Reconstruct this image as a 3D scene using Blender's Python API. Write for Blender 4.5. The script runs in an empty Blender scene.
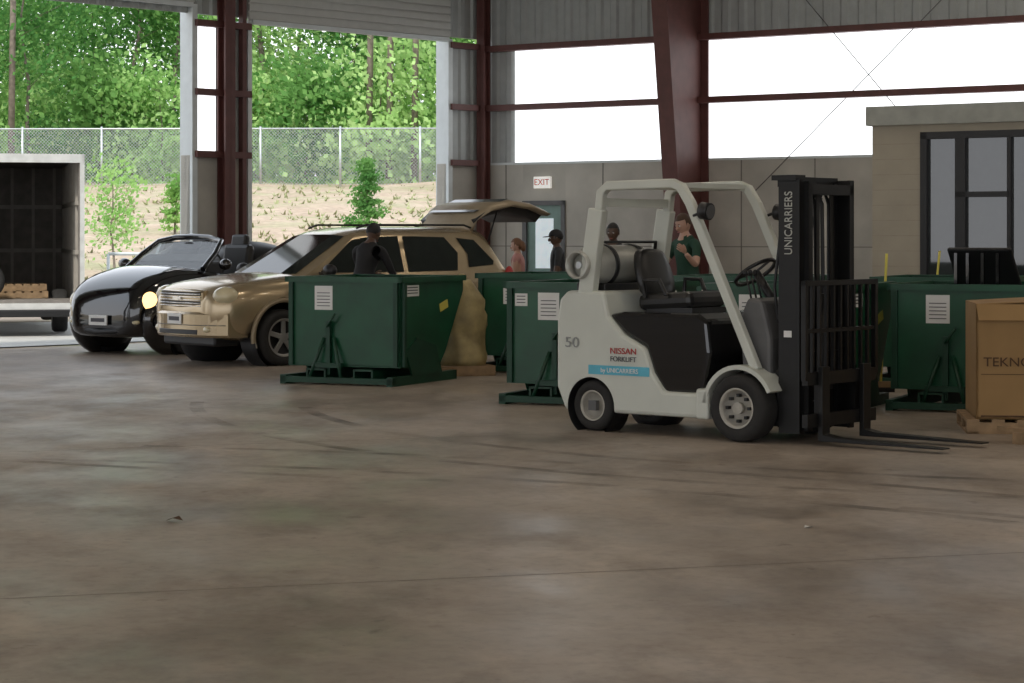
import bpy, bmesh, math, random
from mathutils import Vector, Matrix
random.seed(7)
sc = bpy.context.scene
try:
    sc.view_settings.view_transform = 'Standard'
except Exception as e:
    print(e)

# ------------------------------------------------------------------ materials
def M(name, col, rough=.5, metal=0., var=.12, scale=6., bump=0., emit=0., ecol=None, trans=0., coat=0.):
    m = bpy.data.materials.new(name); m.use_nodes = True
    nt = m.node_tree; b = nt.nodes['Principled BSDF']
    b.inputs['Roughness'].default_value = rough
    b.inputs['Metallic'].default_value = metal
    b.inputs['Transmission Weight'].default_value = trans
    b.inputs['Coat Weight'].default_value = coat
    tc = nt.nodes.new('ShaderNodeTexCoord')
    n = nt.nodes.new('ShaderNodeTexNoise'); n.inputs['Scale'].default_value = scale; n.inputs['Detail'].default_value = 5
    nt.links.new(tc.outputs['Object'], n.inputs['Vector'])
    r = nt.nodes.new('ShaderNodeValToRGB')
    r.color_ramp.elements[0].position = .3; r.color_ramp.elements[1].position = .7
    r.color_ramp.elements[0].color = [c*(1-var) for c in col]+[1]
    r.color_ramp.elements[1].color = [min(1, c*(1+var)) for c in col]+[1]
    nt.links.new(n.outputs['Fac'], r.inputs['Fac'])
    nt.links.new(r.outputs['Color'], b.inputs['Base Color'])
    if bump:
        bp = nt.nodes.new('ShaderNodeBump'); bp.inputs['Strength'].default_value = bump; bp.inputs['Distance'].default_value = .02
        nt.links.new(n.outputs['Fac'], bp.inputs['Height']); nt.links.new(bp.outputs['Normal'], b.inputs['Normal'])
    if emit:
        b.inputs['Emission Color'].default_value = list(ecol or col)+[1]
        b.inputs['Emission Strength'].default_value = emit
    return m

def nodes_tools(m):
    nt = m.node_tree
    tc = nt.nodes.new('ShaderNodeTexCoord')
    def noise(s, d, rot=0, sc=(1, 1, 1), off=0):
        mp = nt.nodes.new('ShaderNodeMapping'); mp.inputs['Rotation'].default_value[2] = rot; mp.inputs['Scale'].default_value = sc; mp.inputs['Location'].default_value = (off, off, 0)
        n = nt.nodes.new('ShaderNodeTexNoise'); n.inputs['Scale'].default_value = s; n.inputs['Detail'].default_value = d
        n.inputs['Roughness'].default_value = .65
        nt.links.new(tc.outputs['Object'], mp.inputs['Vector']); nt.links.new(mp.outputs['Vector'], n.inputs['Vector']); return n
    def ramp(n, p0, c0, p1, c1):
        r = nt.nodes.new('ShaderNodeValToRGB')
        r.color_ramp.elements[0].position = p0; r.color_ramp.elements[1].position = p1
        r.color_ramp.elements[0].color = (*c0, 1); r.color_ramp.elements[1].color = (*c1, 1)
        nt.links.new(n.outputs['Fac'], r.inputs['Fac']); return r
    def mix(a, bb, typ, f):
        x = nt.nodes.new('ShaderNodeMix'); x.data_type = 'RGBA'; x.blend_type = typ
        if isinstance(f, float) or isinstance(f, int): x.inputs[0].default_value = f
        else: nt.links.new(f, x.inputs[0])
        nt.links.new(a, x.inputs[6]); nt.links.new(bb, x.inputs[7]); return x.outputs[2]
    return nt, noise, ramp, mix
def floor_mat():
    m = M('sealed_concrete', (.25, .215, .18), .4); b = m.node_tree.nodes['Principled BSDF']
    nt, noise, ramp, mix = nodes_tools(m)
    a = ramp(noise(.35, 6), .3, (.295, .245, .20), .7, (.40, .34, .285))
    c = ramp(noise(.8, 8, .6, (1, .7, 1)), .35, (.76, .76, .76), .6, (1.08, 1.08, 1.08))
    d = ramp(noise(11, 10), .30, (.72, .72, .72), .52, (1, 1, 1))
    st = ramp(noise(.9, 12, 1.1, (1, .6, 1), 7), .40, (.66, .63, .60), .50, (1, 1, 1))
    sp = ramp(noise(4.5, 6, .3, (1, .8, 1), 3), .30, (.48, .45, .42), .36, (1, 1, 1))
    lt = ramp(noise(1.7, 12, .2, (1, .5, 1), 11), .56, (1, 1, 1), .68, (1.22, 1.20, 1.17))
    o = mix(a.outputs['Color'], c.outputs['Color'], 'MULTIPLY', 1.)
    for q, f in ((d, .8), (st, .8), (sp, .8), (lt, 1.)): o = mix(o, q.outputs['Color'], 'MULTIPLY', f)
    nt.links.new(o, b.inputs['Base Color'])
    rr = ramp(noise(.9, 10, .6, (1, .7, 1), 2), .38, (.30, .30, .30), .62, (.56, .56, .56))
    nt.links.new(rr.outputs['Color'], b.inputs['Roughness'])
    bp = nt.nodes.new('ShaderNodeBump'); bp.inputs['Strength'].default_value = .12; bp.inputs['Distance'].default_value = .006
    nt.links.new(noise(7, 8).outputs['Fac'], bp.inputs['Height']); nt.links.new(bp.outputs['Normal'], b.inputs['Normal'])
    return m
def hill_mat():
    m = M('dry_grass', (.42, .34, .24), .95); b = m.node_tree.nodes['Principled BSDF']
    nt, noise, ramp, mix = nodes_tools(m)
    a = ramp(noise(.5, 8), .3, (.34, .25, .18), .7, (.47, .38, .29))
    g = ramp(noise(.22, 9, 0, (1, 1.6, 1)), .3, (.22, .26, .12), .7, (.30, .32, .16))
    f = ramp(noise(.35, 9, .4, (.6, 1.6, 1)), .48, (0, 0, 0), .62, (.6, .6, .6))
    d = ramp(noise(5, 9), .3, (.7, .7, .7), .6, (1.05, 1.05, 1.05))
    o = mix(a.outputs['Color'], g.outputs['Color'], 'MIX', f.outputs['Color']); o = mix(o, d.outputs['Color'], 'MULTIPLY', 1.)
    nt.links.new(o, b.inputs['Base Color'])
    return m
def leaf_mat(name, c1, c2):
    m = bpy.data.materials.new(name); m.use_nodes = True; nt = m.node_tree; nt.nodes.clear()
    out = nt.nodes.new('ShaderNodeOutputMaterial')
    tc = nt.nodes.new('ShaderNodeTexCoord'); n = nt.nodes.new('ShaderNodeTexNoise'); n.inputs['Scale'].default_value = .9
    oi = nt.nodes.new('ShaderNodeObjectInfo')
    nt.links.new(tc.outputs['Object'], n.inputs['Vector'])
    ad = nt.nodes.new('ShaderNodeMath'); ad.operation = 'MULTIPLY_ADD'; ad.inputs[1].default_value = .35
    nt.links.new(oi.outputs['Random'], ad.inputs[0]); nt.links.new(n.outputs['Fac'], ad.inputs[2])
    r = nt.nodes.new('ShaderNodeValToRGB'); r.color_ramp.elements[0].position = .45; r.color_ramp.elements[1].position = .85
    r.color_ramp.elements[0].color = list(c1)+[1]; r.color_ramp.elements[1].color = list(c2)+[1]
    nt.links.new(ad.outputs[0], r.inputs['Fac'])
    d = nt.nodes.new('ShaderNodeBsdfDiffuse'); t = nt.nodes.new('ShaderNodeBsdfTranslucent'); mx = nt.nodes.new('ShaderNodeMixShader'); mx.inputs[0].default_value = .5
    nt.links.new(r.outputs['Color'], d.inputs['Color']); nt.links.new(r.outputs['Color'], t.inputs['Color'])
    nt.links.new(d.outputs[0], mx.inputs[1]); nt.links.new(t.outputs[0], mx.inputs[2]); nt.links.new(mx.outputs[0], out.inputs['Surface'])
    return m
def mark_mat():
    m = M('rubber_scuff', (.05, .045, .04), .7); nt = m.node_tree; b = nt.nodes['Principled BSDF']
    tc = nt.nodes.new('ShaderNodeTexCoord'); n = nt.nodes.new('ShaderNodeTexNoise'); n.inputs['Scale'].default_value = 1.6; n.inputs['Detail'].default_value = 8
    r = nt.nodes.new('ShaderNodeValToRGB'); r.color_ramp.elements[0].position = .42; r.color_ramp.elements[0].color = (0, 0, 0, 1); r.color_ramp.elements[1].position = .7; r.color_ramp.elements[1].color = (.38, .38, .38, 1)
    nt.links.new(tc.outputs['Object'], n.inputs['Vector']); nt.links.new(n.outputs['Fac'], r.inputs['Fac']); nt.links.new(r.outputs['Color'], b.inputs['Alpha'])
    return m

m_floor = floor_mat()
m_conc = M('wall_concrete', (.44, .42, .37), .85, var=.15, scale=1.5, bump=.2)
m_cjoint = M('concrete_joint', (.2, .19, .17), .9)
m_metal = M('corrugated_metal', (.38, .40, .39), .55, .1, var=.06)
m_red = M('red_oxide_steel', (.11, .040, .034), .55, var=.15)
m_panel = M('translucent_fiberglass_glow', (.9, .92, .95), .5, emit=1.6, ecol=(.95, .98, 1.0), var=.02)  # sky light through the panels is put in as emission
m_trim = M('door_trim_white', (.62, .66, .66), .5, var=.05)
m_slat = M('rollup_slat', (.50, .50, .47), .5, .2, var=.05)
m_ceil = M('roof_insulation', (.6, .6, .57), .8)
m_steel = M('galvanised_steel', (.5, .52, .53), .4, .7)
m_black = M('black_plastic', (.012, .012, .013), .45)
m_blackg = M('black_gloss', (.008, .008, .009), .12, coat=.5)
m_rubber = M('tyre_rubber', (.018, .017, .016), .8, bump=.2, scale=30)
m_green = M('hopper_green', (.004, .066, .027), .36, var=.25, scale=3)
m_greend = M('hopper_green_dark', (.003, .042, .02), .5, var=.25, scale=3)
m_white = M('forklift_paint', (.56, .58, .52), .38, var=.05, scale=3)
m_mast = M('mast_black', (.008, .008, .008), .45, .2, var=.3)
m_chrome = M('chrome', (.6, .6, .6), .15, 1.)
m_rimw = M('wheel_cream', (.4, .38, .33), .6, var=.2, scale=10)
m_label = M('label_white', (.75, .75, .73), .6, var=.03)
m_ink = M('label_ink', (.08, .08, .09), .6)
m_yellow = M('label_yellow', (.62, .55, .10), .6)
m_redt = M('text_red', (.42, .03, .03), .5)
m_blue = M('stripe_blue', (.10, .42, .55), .5)
m_card = M('cardboard', (.32, .195, .08), .85, var=.08, scale=3)
m_cardt = M('cardboard_print', (.08, .04, .02), .85)
m_wood = M('pallet_wood', (.30, .20, .11), .8, var=.25, scale=9)
m_gold = M('suv_champagne_paint', (.44, .345, .215), .24, .6, var=.04, coat=.5)
m_goldd = M('suv_cladding', (.32, .26, .175), .45, .3)
m_glass = M('car_glass', (.012, .016, .014), .06)
m_glass.node_tree.nodes['Principled BSDF'].inputs['Specular IOR Level'].default_value = .35
m_lamp = M('headlamp_lens', (.62, .55, .36), .08, coat=1.)
m_lampon = M('headlamp_lit', (.9, .6, .3), .2, emit=2.2, ecol=(1, .62, .25))
m_alloy = M('alloy_wheel', (.45, .44, .42), .3, .7)
m_bag = M('woven_sack_tan', (.36, .29, .14), .55, var=.35, scale=5, bump=.6)
m_block = M('painted_block', (.38, .34, .265), .7, var=.06, scale=3)
m_fasc = M('fascia', (.37, .38, .34), .6)
m_officeglass = M('office_glass', (.03, .035, .035), .03, coat=1.)
m_doorg = M('door_green', (.16, .25, .22), .5)
m_pane = M('bright_pane', (.7, .78, .8), .2, emit=.3, ecol=(.8, .9, .95))
m_exit = M('exit_sign_face', (.75, .75, .70), .4, emit=.4, ecol=(1, .97, .9))
m_exitr = M('exit_sign_red', (.6, .05, .04), .4)
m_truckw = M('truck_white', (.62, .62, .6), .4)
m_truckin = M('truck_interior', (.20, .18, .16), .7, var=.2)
m_trucks = M('truck_slat', (.34, .31, .27), .6)
m_hill = hill_mat()
m_apron = M('apron_concrete', (.42, .41, .38), .8)
m_bark = M('tree_bark', (.18, .15, .12), .9, var=.3)
m_leaf1 = leaf_mat('leaf_mid', (.17, .36, .09), (.38, .58, .18))
m_leaf2 = leaf_mat('leaf_light', (.25, .46, .13), (.52, .72, .30))
m_leafd = leaf_mat('leaf_dark', (.09, .24, .065), (.20, .38, .11))
m_seat = M('seat_vinyl', (.015, .015, .015), .35)
m_tank = M('propane_tank', (.42, .42, .38), .35, .2)
m_grey = M('grey_plastic', (.10, .10, .10), .5)

# ------------------------------------------------------------------ helpers
def E(name, loc=(0, 0, 0), rz=0., parent=None):
    o = bpy.data.objects.new(name, None); sc.collection.objects.link(o); o.location = loc; o.rotation_euler[2] = rz; o.parent = parent
    o.empty_display_size = .1
    return o
def mk(name, verts, faces, mat, parent=None, smooth=False):
    me = bpy.data.meshes.new(name); me.from_pydata([tuple(v) for v in verts], [], faces); me.update()
    bm = bmesh.new(); bm.from_mesh(me); bmesh.ops.recalc_face_normals(bm, faces=bm.faces); bm.to_mesh(me); bm.free()
    o = bpy.data.objects.new(name, me); sc.collection.objects.link(o); o.parent = parent
    if mat: me.materials.append(mat)
    if smooth:
        for p in me.polygons: p.use_smooth = True
    return o
def bev(o, w, s=2):
    if w:
        b = o.modifiers.new('b', 'BEVEL'); b.width = w; b.segments = s; b.limit_method = 'ANGLE'; b.angle_limit = math.radians(35)
def box(name, c, s, mat, parent=None, rot=(0, 0, 0), b=0.):
    x, y, z = s[0]/2, s[1]/2, s[2]/2
    v = [(-x, -y, -z), (x, -y, -z), (x, y, -z), (-x, y, -z), (-x, -y, z), (x, -y, z), (x, y, z), (-x, y, z)]
    f = [(0, 3, 2, 1), (4, 5, 6, 7), (0, 1, 5, 4), (1, 2, 6, 5), (2, 3, 7, 6), (3, 0, 4, 7)]
    o = mk(name, v, f, mat, parent); o.location = c; o.rotation_euler = rot; bev(o, b); return o
def bb(name, lo, hi, mat, parent=None, b=0.):
    return box(name, [(l+h)/2 for l, h in zip(lo, hi)], [h-l for l, h in zip(lo, hi)], mat, parent, b=b)
def multibox(name, boxes, mat, parent=None):
    V = []; F = []
    for lo, hi in boxes:
        n = len(V)
        V += [(lo[0], lo[1], lo[2]), (hi[0], lo[1], lo[2]), (hi[0], hi[1], lo[2]), (lo[0], hi[1], lo[2]),
              (lo[0], lo[1], hi[2]), (hi[0], lo[1], hi[2]), (hi[0], hi[1], hi[2]), (lo[0], hi[1], hi[2])]
        F += [tuple(n+i for i in f) for f in [(0, 3, 2, 1), (4, 5, 6, 7), (0, 1, 5, 4), (1, 2, 6, 5), (2, 3, 7, 6), (3, 0, 4, 7)]]
    return mk(name, V, F, mat, parent)
def cyl(name, p0, p1, r, mat, parent=None, r2=None, seg=20, smooth=True):
    p0 = Vector(p0); p1 = Vector(p1); d = (p1-p0).normalized(); r2 = r if r2 is None else r2
    a = d.orthogonal().normalized(); b = d.cross(a)
    V = []
    for p, rr in ((p0, r), (p1, r2)):
        for i in range(seg):
            t = 2*math.pi*i/seg; V.append(p+(a*math.cos(t)+b*math.sin(t))*rr)
    F = [(i, (i+1) % seg, seg+(i+1) % seg, seg+i) for i in range(seg)]+[tuple(range(seg))[::-1], tuple(range(seg, 2*seg))]
    o = mk(name, V, F, mat, parent)
    if smooth:
        for p in o.data.polygons:
            if len(p.vertices) == 4: p.use_smooth = True
    return o
def prism(name, pts, y0, y1, mat, parent=None, b=0.):
    n = len(pts)
    V = [(x, y0, z) for x, z in pts]+[(x, y1, z) for x, z in pts]
    F = [tuple(range(n)), tuple(range(n, 2*n))[::-1]]+[(i, (i+1) % n, n+(i+1) % n, n+i) for i in range(n)]
    o = mk(name, V, F, mat, parent); bev(o, b); return o
def tube(name, pts, r, mat, parent=None, cyclic=False):
    c = bpy.data.curves.new(name, 'CURVE'); c.dimensions = '3D'; c.bevel_depth = r; c.bevel_resolution = 3; c.use_fill_caps = True
    s = c.splines.new('POLY'); s.points.add(len(pts)-1)
    for i, p in enumerate(pts): s.points[i].co = (*p, 1)
    s.use_cyclic_u = cyclic
    c.materials.append(mat)
    o = bpy.data.objects.new(name, c); sc.collection.objects.link(o); o.parent = parent
    return o
def loft(name, rings, mat, parent=None, cap=True, smooth=True, sub=0):
    n = len(rings[0]); V = [p for r in rings for p in r]; F = []
    for k in range(len(rings)-1):
        for i in range(n):
            j = (i+1) % n; F.append((k*n+i, k*n+j, (k+1)*n+j, (k+1)*n+i))
    if cap: F += [tuple(range(n))[::-1], tuple(range((len(rings)-1)*n, len(rings)*n))]
    o = mk(name, V, F, mat, parent, smooth)
    if sub:
        s = o.modifiers.new('s', 'SUBSURF'); s.levels = sub; s.render_levels = sub
    return o
def lathe_y(name, prof, c, mat, parent=None, seg=40, closed=True):
    V = []; n = len(prof)
    for i in range(seg):
        t = 2*math.pi*i/seg
        for r, y in prof: V.append((c[0]+r*math.cos(t), c[1]+y, c[2]+r*math.sin(t)))
    F = []
    for i in range(seg):
        j = (i+1) % seg
        for k in range(n if closed else n-1):
            l = (k+1) % n; F.append((i*n+k, j*n+k, j*n+l, i*n+l))
    return mk(name, V, F, mat, parent, True)
def ell(name, c, r, mat, parent=None, seg=24, rings=16, rot=None, f=None):
    bm = bmesh.new(); bmesh.ops.create_uvsphere(bm, u_segments=seg, v_segments=rings, radius=1)
    for v in bm.verts:
        if f: v.co = Vector(f(v.co.copy()))
        v.co = Vector((v.co.x*r[0], v.co.y*r[1], v.co.z*r[2]))
    me = bpy.data.meshes.new(name); bm.to_mesh(me); bm.free()
    for p in me.polygons: p.use_smooth = True
    me.materials.append(mat)
    o = bpy.data.objects.new(name, me); sc.collection.objects.link(o); o.parent = parent; o.location = c
    if rot: o.rotation_euler = rot
    return o
def poly(name, pts, mat, parent=None, thick=0.):
    o = mk(name, pts, [tuple(range(len(pts)))], mat, parent)
    if thick:
        s = o.modifiers.new('s', 'SOLIDIFY'); s.thickness = thick; s.offset = 0
    return o
def text(name, body, loc, rot, size, mat, parent=None, ext=.002, sx=1.):
    c = bpy.data.curves.new(name, 'FONT'); c.body = body; c.size = size; c.extrude = ext; c.align_x = 'CENTER'; c.align_y = 'CENTER'
    c.materials.append(mat)
    o = bpy.data.objects.new(name, c); sc.collection.objects.link(o); o.parent = parent; o.location = loc; o.rotation_euler = rot; o.scale = (sx, 1, 1)
    return o
def bake(o):
    bpy.context.view_layer.update()
    dg = bpy.context.evaluated_depsgraph_get()
    me = bpy.data.meshes.new_from_object(o.evaluated_get(dg)); o.modifiers.clear(); o.data = me
def cut(o, cutters):
    for c in cutters:
        md = o.modifiers.new('c', 'BOOLEAN'); md.operation = 'DIFFERENCE'; md.object = c; md.solver = 'EXACT'
    bake(o)
def rm(l):
    for o in l: bpy.data.objects.remove(o, do_unlink=True)

# ------------------------------------------------------------------ room shell
def ring_slab(name, pts, z0, z1, mat):
    n = len(pts); V = [(x, y, z0) for x, y in pts]+[(x, y, z1) for x, y in pts]
    F = [tuple(range(n))[::-1], tuple(range(n, 2*n))]+[(i, (i+1) % n, n+(i+1) % n, n+i) for i in range(n)]
    return mk(name, V, F, mat)
foot = [(-.485, 38.09), (-32.2, 4.9), (-20, -12), (22, -12), (17.8, 25.9)]
ring_slab('floor', foot, -.3, 0, m_floor)
ring_slab('ceiling', foot, 7.5, 7.7, m_ceil)

WL = E('wall_left', (-1.123, 37.42, 0), math.atan2(-.723, -.690))    # +x towards the viewer's left, +y = interior
WB = E('wall_back', (-.485, 38.09, 0), math.atan2(-.555, .832))      # +x towards right, -y = interior
ZC = 2.83; ZG = 4.82; ZD = 4.9
def corr(name, x0, x1, z0, z1, y, mat, parent, pitch=.3, d=.035):
    pr = []; x = x0
    while x < x1:
        for dx, dy in ((0, 0), (.11, 0), (.15, d), (.25, d), (.29, 0)):
            if x+dx <= x1: pr.append((x+dx, y+dy))
        x += pitch
    pr.append((x1, y)); n = len(pr)
    V = [(a, b, z0) for a, b in pr]+[(a, b, z1) for a, b in pr]
    return mk(name, V, [(i, i+1, n+i+1, n+i) for i in range(n-1)], mat, parent)

doors = [(0, 4.3), (5.47, 9.77), (11, 15.3), (16.5, 20.8), (22, 26.3), (27.5, 31.8)]
solid = [(-.925, 0), (4.3, 5.47), (9.77, 11), (15.3, 16.5), (20.8, 22), (26.3, 27.5), (31.8, 45)]
for i, (a, b) in enumerate(solid):
    bb(f'concrete_{i}', (a, -.22, 0), (b, 0, ZC), m_conc, WL)
    if i == 1:
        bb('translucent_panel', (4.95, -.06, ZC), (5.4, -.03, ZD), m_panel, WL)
        corr('metal_a', 4.3, 4.95, ZC, ZD, -.05, m_metal, WL)
    else:
        corr(f'metal_{i}', a, b, ZC, ZD, -.05, m_metal, WL)
    for z in (ZC+.02, 3.8, 4.85):
        bb(f'girt_{i}_{z}', (a+.05, 0, z-.05), (b-.05, .12, z+.05), m_red, WL)
corr('metal_header', -.925, 45, 5.0, 7.5, -.05, m_metal, WL)
bb('outer_skin', (-.925, -.10, 5.0), (45, -.07, 7.5), m_metal, WL)
for i, (a, b) in enumerate(doors):
    D = E(f'door_{i+1}', (0, 0, 0)); D.parent = WL
    zt = ZD if i == 0 else 5.08
    bxs = []
    z = zt+.08
    while z < 6.1:
        bxs.append(((a-.05, .03, z), (b+.05, .06, z+.10))); z += .13
    multibox('curtain_slats', bxs, m_slat, D)
    bb('curtain_backing', (a-.05, .0, zt), (b+.05, .03, 6.2), m_slat, D)
    bb('bottom_bar', (a, .0, zt), (b, .09, zt+.07), m_trim, D)
    bb('jamb_1', (a-.10, -.24, 0), (a, .06, zt+.05), m_trim, D)
    bb('jamb_2', (b, -.24, 0), (b+.08, .06, zt+.05), m_trim, D)
    cyl('roller', (a, .3, 6.5), (b, .3, 6.5), .25, m_slat, D)
def icol(name, x, y, w, d, z1, parent, mat=m_red):
    multibox(name, [((x-w/2, y, 0), (x+w/2, y+.025, z1)), ((x-w/2, y+d-.025, 0), (x+w/2, y+d, z1)), ((x-.012, y, 0), (x+.012, y+d, z1))], mat, parent)
for i, (a, b) in enumerate(solid[1:]):
    icol(f'steel_column_{i}', 4.86 if i == 0 else (a+b)/2 if i < 5 else 33, .02, .2, .2, 7.4, WL)
multibox('steel_column_mullion', [((4.44, .0, 0), (4.52, .10, 7.4))], m_red, WL)

DX0, DX1 = .86, 1.62
for i, (a, b, z0, z1) in enumerate([(0, DX0-.05, 0, ZC), (DX1+.05, 24, 0, ZC), (DX0-.05, DX1+.05, 2.2, ZC)]):
    bb(f'concrete_{i}', (a, 0, z0), (b, .22, z1), m_conc, WB)
multibox('concrete_joints', [((x, -.006, 0), (x+.02, .0, ZC)) for x in [.45, 2.4, 5.0, 6.3, 7.6, 8.9, 11, 13.5, 16]]
         + [((0, -.005, 1.42), (DX0-.06, 0, 1.435)), ((DX1+.06, -.005, 1.42), (24, 0, 1.435))], m_cjoint, WB)
corr('metal_side', 0, .62, ZC, ZG, .06, m_metal, WB, d=-.035)
corr('metal_upper', 0, 24, ZG, 7.5, .06, m_metal, WB, d=-.035)
bb('outer_skin', (0, .09, ZG), (24, .11, 7.5), m_metal, WB)
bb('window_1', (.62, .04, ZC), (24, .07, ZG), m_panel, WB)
for k, z in enumerate((3.8, ZG, 6.1)):
    bb(f'girt_{k}', (.1, -.16, z-.05), (24, .02, z+.05), m_red, WB)
bb('sill', (0, -.02, ZC-.01), (24, .22, ZC+.03), m_trim, WB)
icol('corner_column', .10, -.26, .15, .2, 7.4, WB)
cyl('brace_rod_1', (8.9, -.12, 5.56), (5.3, -.12, 2.3), .007, m_grey, WB)
cyl('brace_rod_2', (6.0, -.12, 5.55), (9.2, -.12, 1.9), .007, m_grey, WB)
TC = E('tapered_frame_column', WB.location, WB.rotation_euler[2])
def web(z): return .68+.13*z
x0 = 4.28
V = [(x0, -.0, 0), (x0, -web(0), 0), (x0, -web(7.4), 7.4), (x0, 0, 7.4)]
poly('web', V, m_red, TC, .02)
for nm, yf in (('outer_flange', lambda z: -.02), ('inner_flange', lambda z: -web(z))):
    poly(nm, [(x0-.14, yf(0), 0), (x0+.14, yf(0), 0), (x0+.14, yf(7.4), 7.4), (x0-.14, yf(7.4), 7.4)], m_red, TC, .03)
multibox('stiffener', [((x0-.13, -1.45, 6.6), (x0+.13, 0, 6.63))], m_red, TC)
bb('rafter', (x0-.12, -20, 6.9), (x0+.12, 0, 7.45), m_red, TC)

ED = E('exit_door', WB.location, WB.rotation_euler[2])
bb('leaf', (DX0+.03, .02, .02), (DX1-.03, .07, 2.12), m_doorg, ED)
bb('glass_upper', (DX0+.20, .005, 1.05), (DX1-.20, .02, 1.90), m_pane, ED)
bb('frame_l', (DX0-.05, -.03, 0), (DX0+.03, .1, 2.2), m_grey, ED)
bb('frame_r', (DX1-.03, -.03, 0), (DX1+.05, .1, 2.2), m_grey, ED)
bb('frame_t', (DX0-.05, -.03, 2.12), (DX1+.05, .1, 2.2), m_grey, ED)
bb('panic_bar', (DX0+.08, -.06, .95), (DX1-.08, .0, 1.0), m_steel, ED)
ES = E('exit_sign', WB.location, WB.rotation_euler[2])
bb('housing', (1.06, -.06, 2.41), (1.40, 0.0, 2.61), m_exit, ES, .01)
text('lettering', 'EXIT', (1.23, -.065, 2.51), (math.pi/2, 0, 0), .15, m_exitr, ES)

RW = E('wall_right', (17.8, 25.9, 0), math.atan2(-37.9, 4.2))
bb('concrete', (0, 0, 0), (38, .2, ZC), m_conc, RW)
bb('metal', (0, .02, ZC), (38, .12, 7.5), m_metal, RW)

# unseen ceiling fill lamps, added to brighten the interior
for yy in (3, 9.5, 16, 22.5, 29):
    for xx in (-12, -5.5, 1, 7.5, 14):
        if yy > 20 and xx < -6 or (yy > 28 and xx > 10) or (yy > 28 and xx < -3): continue
        H = E('added_fill_lamp', (xx, yy, 0))
        bb('housing', (-.6, -.25, 6.92), (.6, .25, 7.0), m_trim, H, .01)
        for s in (-.5, .5): cyl('hanger', (s, 0, 7.0), (s, 0, 7.5), .01, m_steel, H, seg=8)
        L = bpy.data.lights.new('fill_light', 'AREA'); L.shape = 'RECTANGLE'; L.size = 1.1; L.size_y = .45; L.energy = {3: 24, 9.5: 36}.get(yy, 42); L.color = (1, .87, .72)
        lo = bpy.data.objects.new('fill_light', L); sc.collection.objects.link(lo); lo.parent = H; lo.location = (0, 0, 6.90)

J = []
def strip(p, q, w=.005):
    p = Vector((*p, .0012)); q = Vector((*q, .0012)); d = (q-p).normalized(); n = Vector((-d.y, d.x, 0))*w
    i = len(J); J.extend([p-n, q-n, q+n, p+n]); return (i, i+1, i+2, i+3)
JF = [strip((-6, 8.6), (9, 13.0)), strip((-14, 12.5), (9, 21))]
mk('floor_control_joints', J, JF, M('joint_dark', (.19, .17, .145), .8))
# tyre scuffs left by the forklift
V = []; F = []
for cx_, cy_, R_, a0, a1 in ((6, 22, 9.0, 185, 262), (6, 22, 8.0, 190, 260), (-6, 4, 12.0, 30, 78), (-6, 4, 13.1, 32, 76), (3, 27, 13.0, 200, 255), (0, 9, 4.5, 300, 420), (0, 9, 5.4, 305, 410)):
    n0 = len(V); N = 40
    for i in range(N+1):
        a = math.radians(a0+(a1-a0)*i/N)
        for rr in (R_, R_+.13): V.append((cx_+rr*math.cos(a), cy_+rr*math.sin(a), .0008))
    for i in range(N): F.append((n0+2*i, n0+2*i+1, n0+2*i+3, n0+2*i+2))
mk('floor_tyre_scuffs', V, F, mark_mat())

# ------------------------------------------------------------------ office
OF = E('office_booth', (4.75, 29.0, 0), math.atan2(-.555, .832))
W0, W1 = .685, 3.6
bb('wall_pier', (0, 0, 0), (W0, .2, 3.05), m_block, OF)
bb('wall_pier_right', (W1, 0, 0), (7, .2, 3.05), m_block, OF)
bb('wall_below', (W0, 0, 0), (W1, .2, .85), m_block, OF)
bb('wall_above', (W0, 0, 2.95), (W1, .2, 3.05), m_block, OF)
bb('wall_side', (0, .2, 0), (.2, 4.3, 3.05), m_block, OF)
bb('roof', (-.06, -.08, 3.05), (7.1, 4.3, 3.30), m_fasc, OF)
multibox('block_joints', [((0.0, -.003, z), (W0, 0, z+.008)) for z in [.2*i for i in range(1, 15)]], M('mortar', (.34, .30, .235), .9), OF)
fr = [((W0, -.03, .85), (W0+.09, .12, 2.95)), ((W1-.09, -.03, .85), (W1, .12, 2.95)), ((W0, -.03, 2.86), (W1, .12, 2.95)), ((W0, -.03, .85), (W1, .12, .95)),
      ((1.16, -.02, .85), (1.30, .12, 2.95)), ((1.16, -.02, 2.1), (1.9, .12, 2.17)), ((1.86, -.02, .85), (1.91, .12, 2.95)), ((2.6, -.02, .85), (2.68, .12, 2.95))]
multibox('window_frame', fr, m_black, OF)
bb('window_glass', (W0+.05, .04, .9), (W1-.05, .05, 2.9), m_officeglass, OF)

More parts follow.
